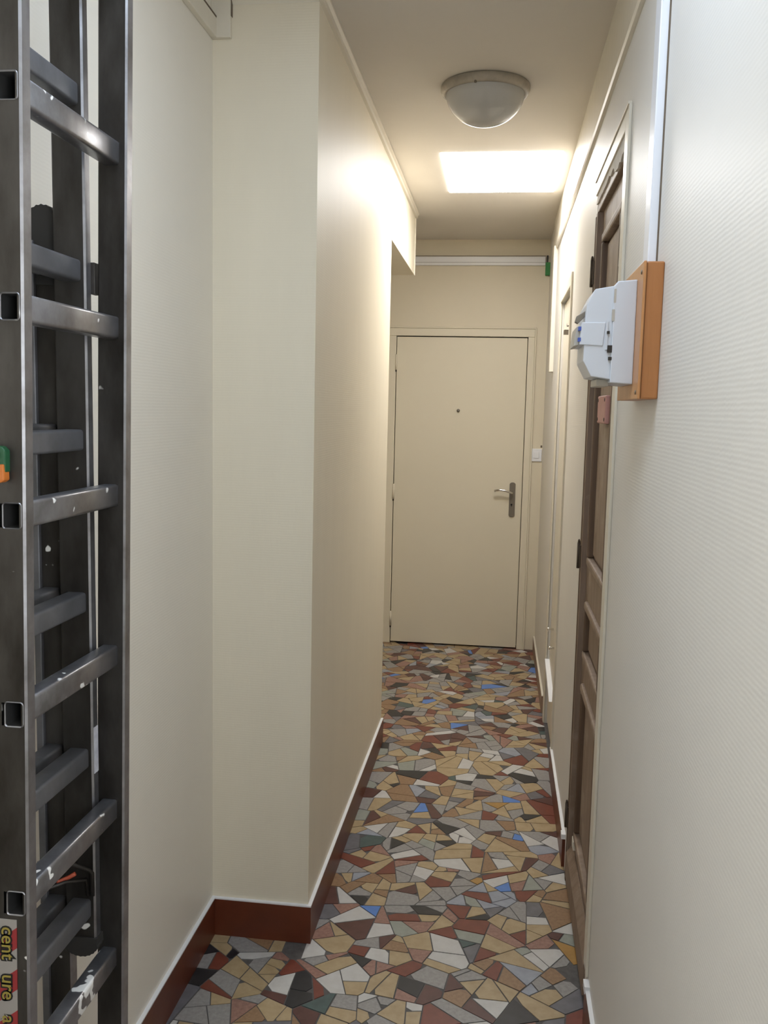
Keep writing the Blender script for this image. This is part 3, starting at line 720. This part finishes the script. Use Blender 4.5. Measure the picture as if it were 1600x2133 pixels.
# section three (against the wall, lowered)
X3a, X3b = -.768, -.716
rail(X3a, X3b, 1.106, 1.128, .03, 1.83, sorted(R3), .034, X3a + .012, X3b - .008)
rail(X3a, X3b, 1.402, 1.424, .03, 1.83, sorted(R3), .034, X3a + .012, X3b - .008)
LP(box('rail_lip', X3a, X3a + .013, 1.394, 1.403, .03, 1.83, m_rung2, lad, bev=.002))
for z in R3: rung(X3a + .012, X3b - .008, 1.106, 1.424, z, .034, m_rung2)
def rubber(xa, xb, y0, y1, z, sgn, rise=.035, body=.09):
    """serrated rounded rubber end cap"""
    pts = [(xb + .003, z - sgn * body), (xb + .003, z)]
    n = 22
    for k in range(n + 1):
        a = math.pi * k / n
        r = 1.0 + (.045 if k % 2 else 0)
        pts.append(((xa + xb) / 2 + ((xb - xa) / 2 + .003) * math.cos(a) * r, z + sgn * rise * math.sin(a) * r))
    pts += [(xa - .003, z - sgn * body)]
    return LP(extrude_xz('rubber_cap', pts, y0 - .003, y1 + .003, m_rub, lad))
rubber(X3a, X3b, 1.402, 1.424, 1.850, 1); rubber(X3a, X3b, 1.106, 1.128, 1.850, 1)
rubber(X2a, X2b, 1.378, 1.400, .645, -1, .022, .012); rubber(X2a, X2b, 1.130, 1.152, .645, -1, .022, .012)
for (xa, xb, y0, y1) in ((X1a - .012, X1b - .008, 1.100, 1.125), (X1a, X1b, 1.400, 1.425), (X3a, X3b, 1.106, 1.128), (X3a, X3b, 1.402, 1.424)):
    LP(box('rubber_foot', xa - .003, xb + .003, y0 - .003, y1 + .003, 0.0, .045, m_rub, lad, bev=.004))
# bits fixed to the ladder
LP(box('guide_plate', X2b - .002, X2b + .006, 1.398, 1.416, 1.745, 1.795, m_alu, lad, bev=.001))
m_lab = new_mat('scuffed_white_label', (0.62, 0.62, 0.66), rough=0.5, vary=0.6, vscale=60, vcol=(0.3, 0.3, 0.36))
LP(box('edge_label', X2b, X2b + .0008, 1.382, 1.397, .95, 1.03, m_lab, lad))
m_gp = new_mat('green_plastic', (0.012, 0.075, 0.03), rough=0.4)
m_or = new_mat('orange_plastic', (0.45, 0.13, 0.02), rough=0.45)
gb = LP(extrude_xz('green_lock_bracket', [(-.672, 1.515), (-.640, 1.514), (-.634, 1.508), (-.634, 1.480), (-.648, 1.474), (-.672, 1.474)], 1.086, 1.100, m_gp, lad, bev=.002))
LP(extrude_xz('orange_lock_tab', [(-.646, 1.490), (-.635, 1.491), (-.634, 1.470), (-.640, 1.466), (-.647, 1.470)], 1.083, 1.0985, m_or, lad, bev=.002))
lathe('bracket_bolt', [(0, -.006), (.006, -.005), (.007, 0), (0, 0)], (-.648, 1.086, 1.502), m_dark, gb, axis='y', seg=14)
LP(tube('hook_bar', [(X2b - .004, 1.376, .735), (X2b - .004, 1.376, .775), (X2b - .008, 1.374, .782), (X2a + .02, 1.34, .812), (X2a - .01, 1.31, .822), (X3b - .005, 1.28, .80)], .004, m_alu, lad, seg=8))
LP(tube('hook_bar', [(X2b - .012, 1.376, .735), (X2b - .014, 1.374, .764), (X2a + .02, 1.34, .776), (X2a - .02, 1.30, .772)], .003, m_alu, lad, seg=8))
m_rs = new_mat('orange_red_strap', (0.40, 0.07, 0.03), rough=0.6)
LP(tube('strap', [(X2a - .012, 1.33, .812), (X2a - .005, 1.335, .79), (X2a + .008, 1.34, .776), (X2a + .022, 1.35, .780), (X2a + .032, 1.352, .786)], .0035, m_rs, lad, seg=8))
# warning sticker with its lettering on the near rail
m_st = bpy.data.materials.new('shaded_red_white_sticker'); m_st.use_nodes = True
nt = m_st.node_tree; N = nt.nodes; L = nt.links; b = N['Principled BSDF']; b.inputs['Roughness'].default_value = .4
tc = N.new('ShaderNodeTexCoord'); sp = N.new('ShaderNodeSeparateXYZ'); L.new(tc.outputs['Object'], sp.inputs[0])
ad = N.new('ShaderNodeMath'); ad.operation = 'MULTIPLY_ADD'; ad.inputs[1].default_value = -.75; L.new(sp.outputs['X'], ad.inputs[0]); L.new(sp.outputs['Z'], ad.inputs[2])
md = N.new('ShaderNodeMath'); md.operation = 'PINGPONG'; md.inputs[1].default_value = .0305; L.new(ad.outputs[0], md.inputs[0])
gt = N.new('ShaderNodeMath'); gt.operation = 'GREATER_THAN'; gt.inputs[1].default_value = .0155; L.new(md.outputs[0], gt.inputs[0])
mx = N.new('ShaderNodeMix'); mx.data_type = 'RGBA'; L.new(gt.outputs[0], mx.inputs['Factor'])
mx.inputs['A'].default_value = (.27, .25, .235, 1); mx.inputs['B'].default_value = (.25, .012, .016, 1); L.new(mx.outputs['Result'], b.inputs['Base Color'])  # white and red both darkened to carry the weak light on this rail
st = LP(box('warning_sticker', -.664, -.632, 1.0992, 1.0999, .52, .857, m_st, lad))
def text(body, size, off, x, ztop, y, mat, name):
    c = bpy.data.curves.new('lettering', 'FONT'); c.body = body; c.size = size; c.offset = off; c.extrude = .0001; c.resolution_u = 3
    o = bpy.data.objects.new('t', c); COL.objects.link(o)
    dg = bpy.context.evaluated_depsgraph_get(); me = bpy.data.meshes.new_from_object(o.evaluated_get(dg)); bpy.data.objects.remove(o)
    for v in me.vertices:
        a, h, _ = v.co
        v.co = (x + h, y - v.co.z, ztop - a)      # reads downwards
    me.materials.clear(); me.materials.append(mat)
    return link(name, me, mat, st)
m_yl = new_mat('yellow_lettering', (0.27, 0.21, 0.03), rough=0.5)
for word, zt_ in (('cent', .846), ('ure', .775), ('a un', .713)):
    text(word, .028, .0026, -.654, zt_, 1.0988, m_black, 'lettering_outline')
    text(word, .028, .0002, -.654, zt_, 1.0985, m_yl, 'lettering')
FRONT = set()
for o in list(lad.children_recursive):
    xs_ = [v.co.x for v in o.data.vertices]; ys_ = [v.co.y for v in o.data.vertices]
    if sum(xs_) / len(xs_) > -.655 or max(ys_) < 1.101: FRONT.add(o.data.name)
# the slight lean of the front section, sheared into the meshes
for o in list(lad.children_recursive):
    if o.data.name not in FRONT: continue
    for v in o.data.vertices: v.co.x += LEAN * (v.co.z - ZREF)
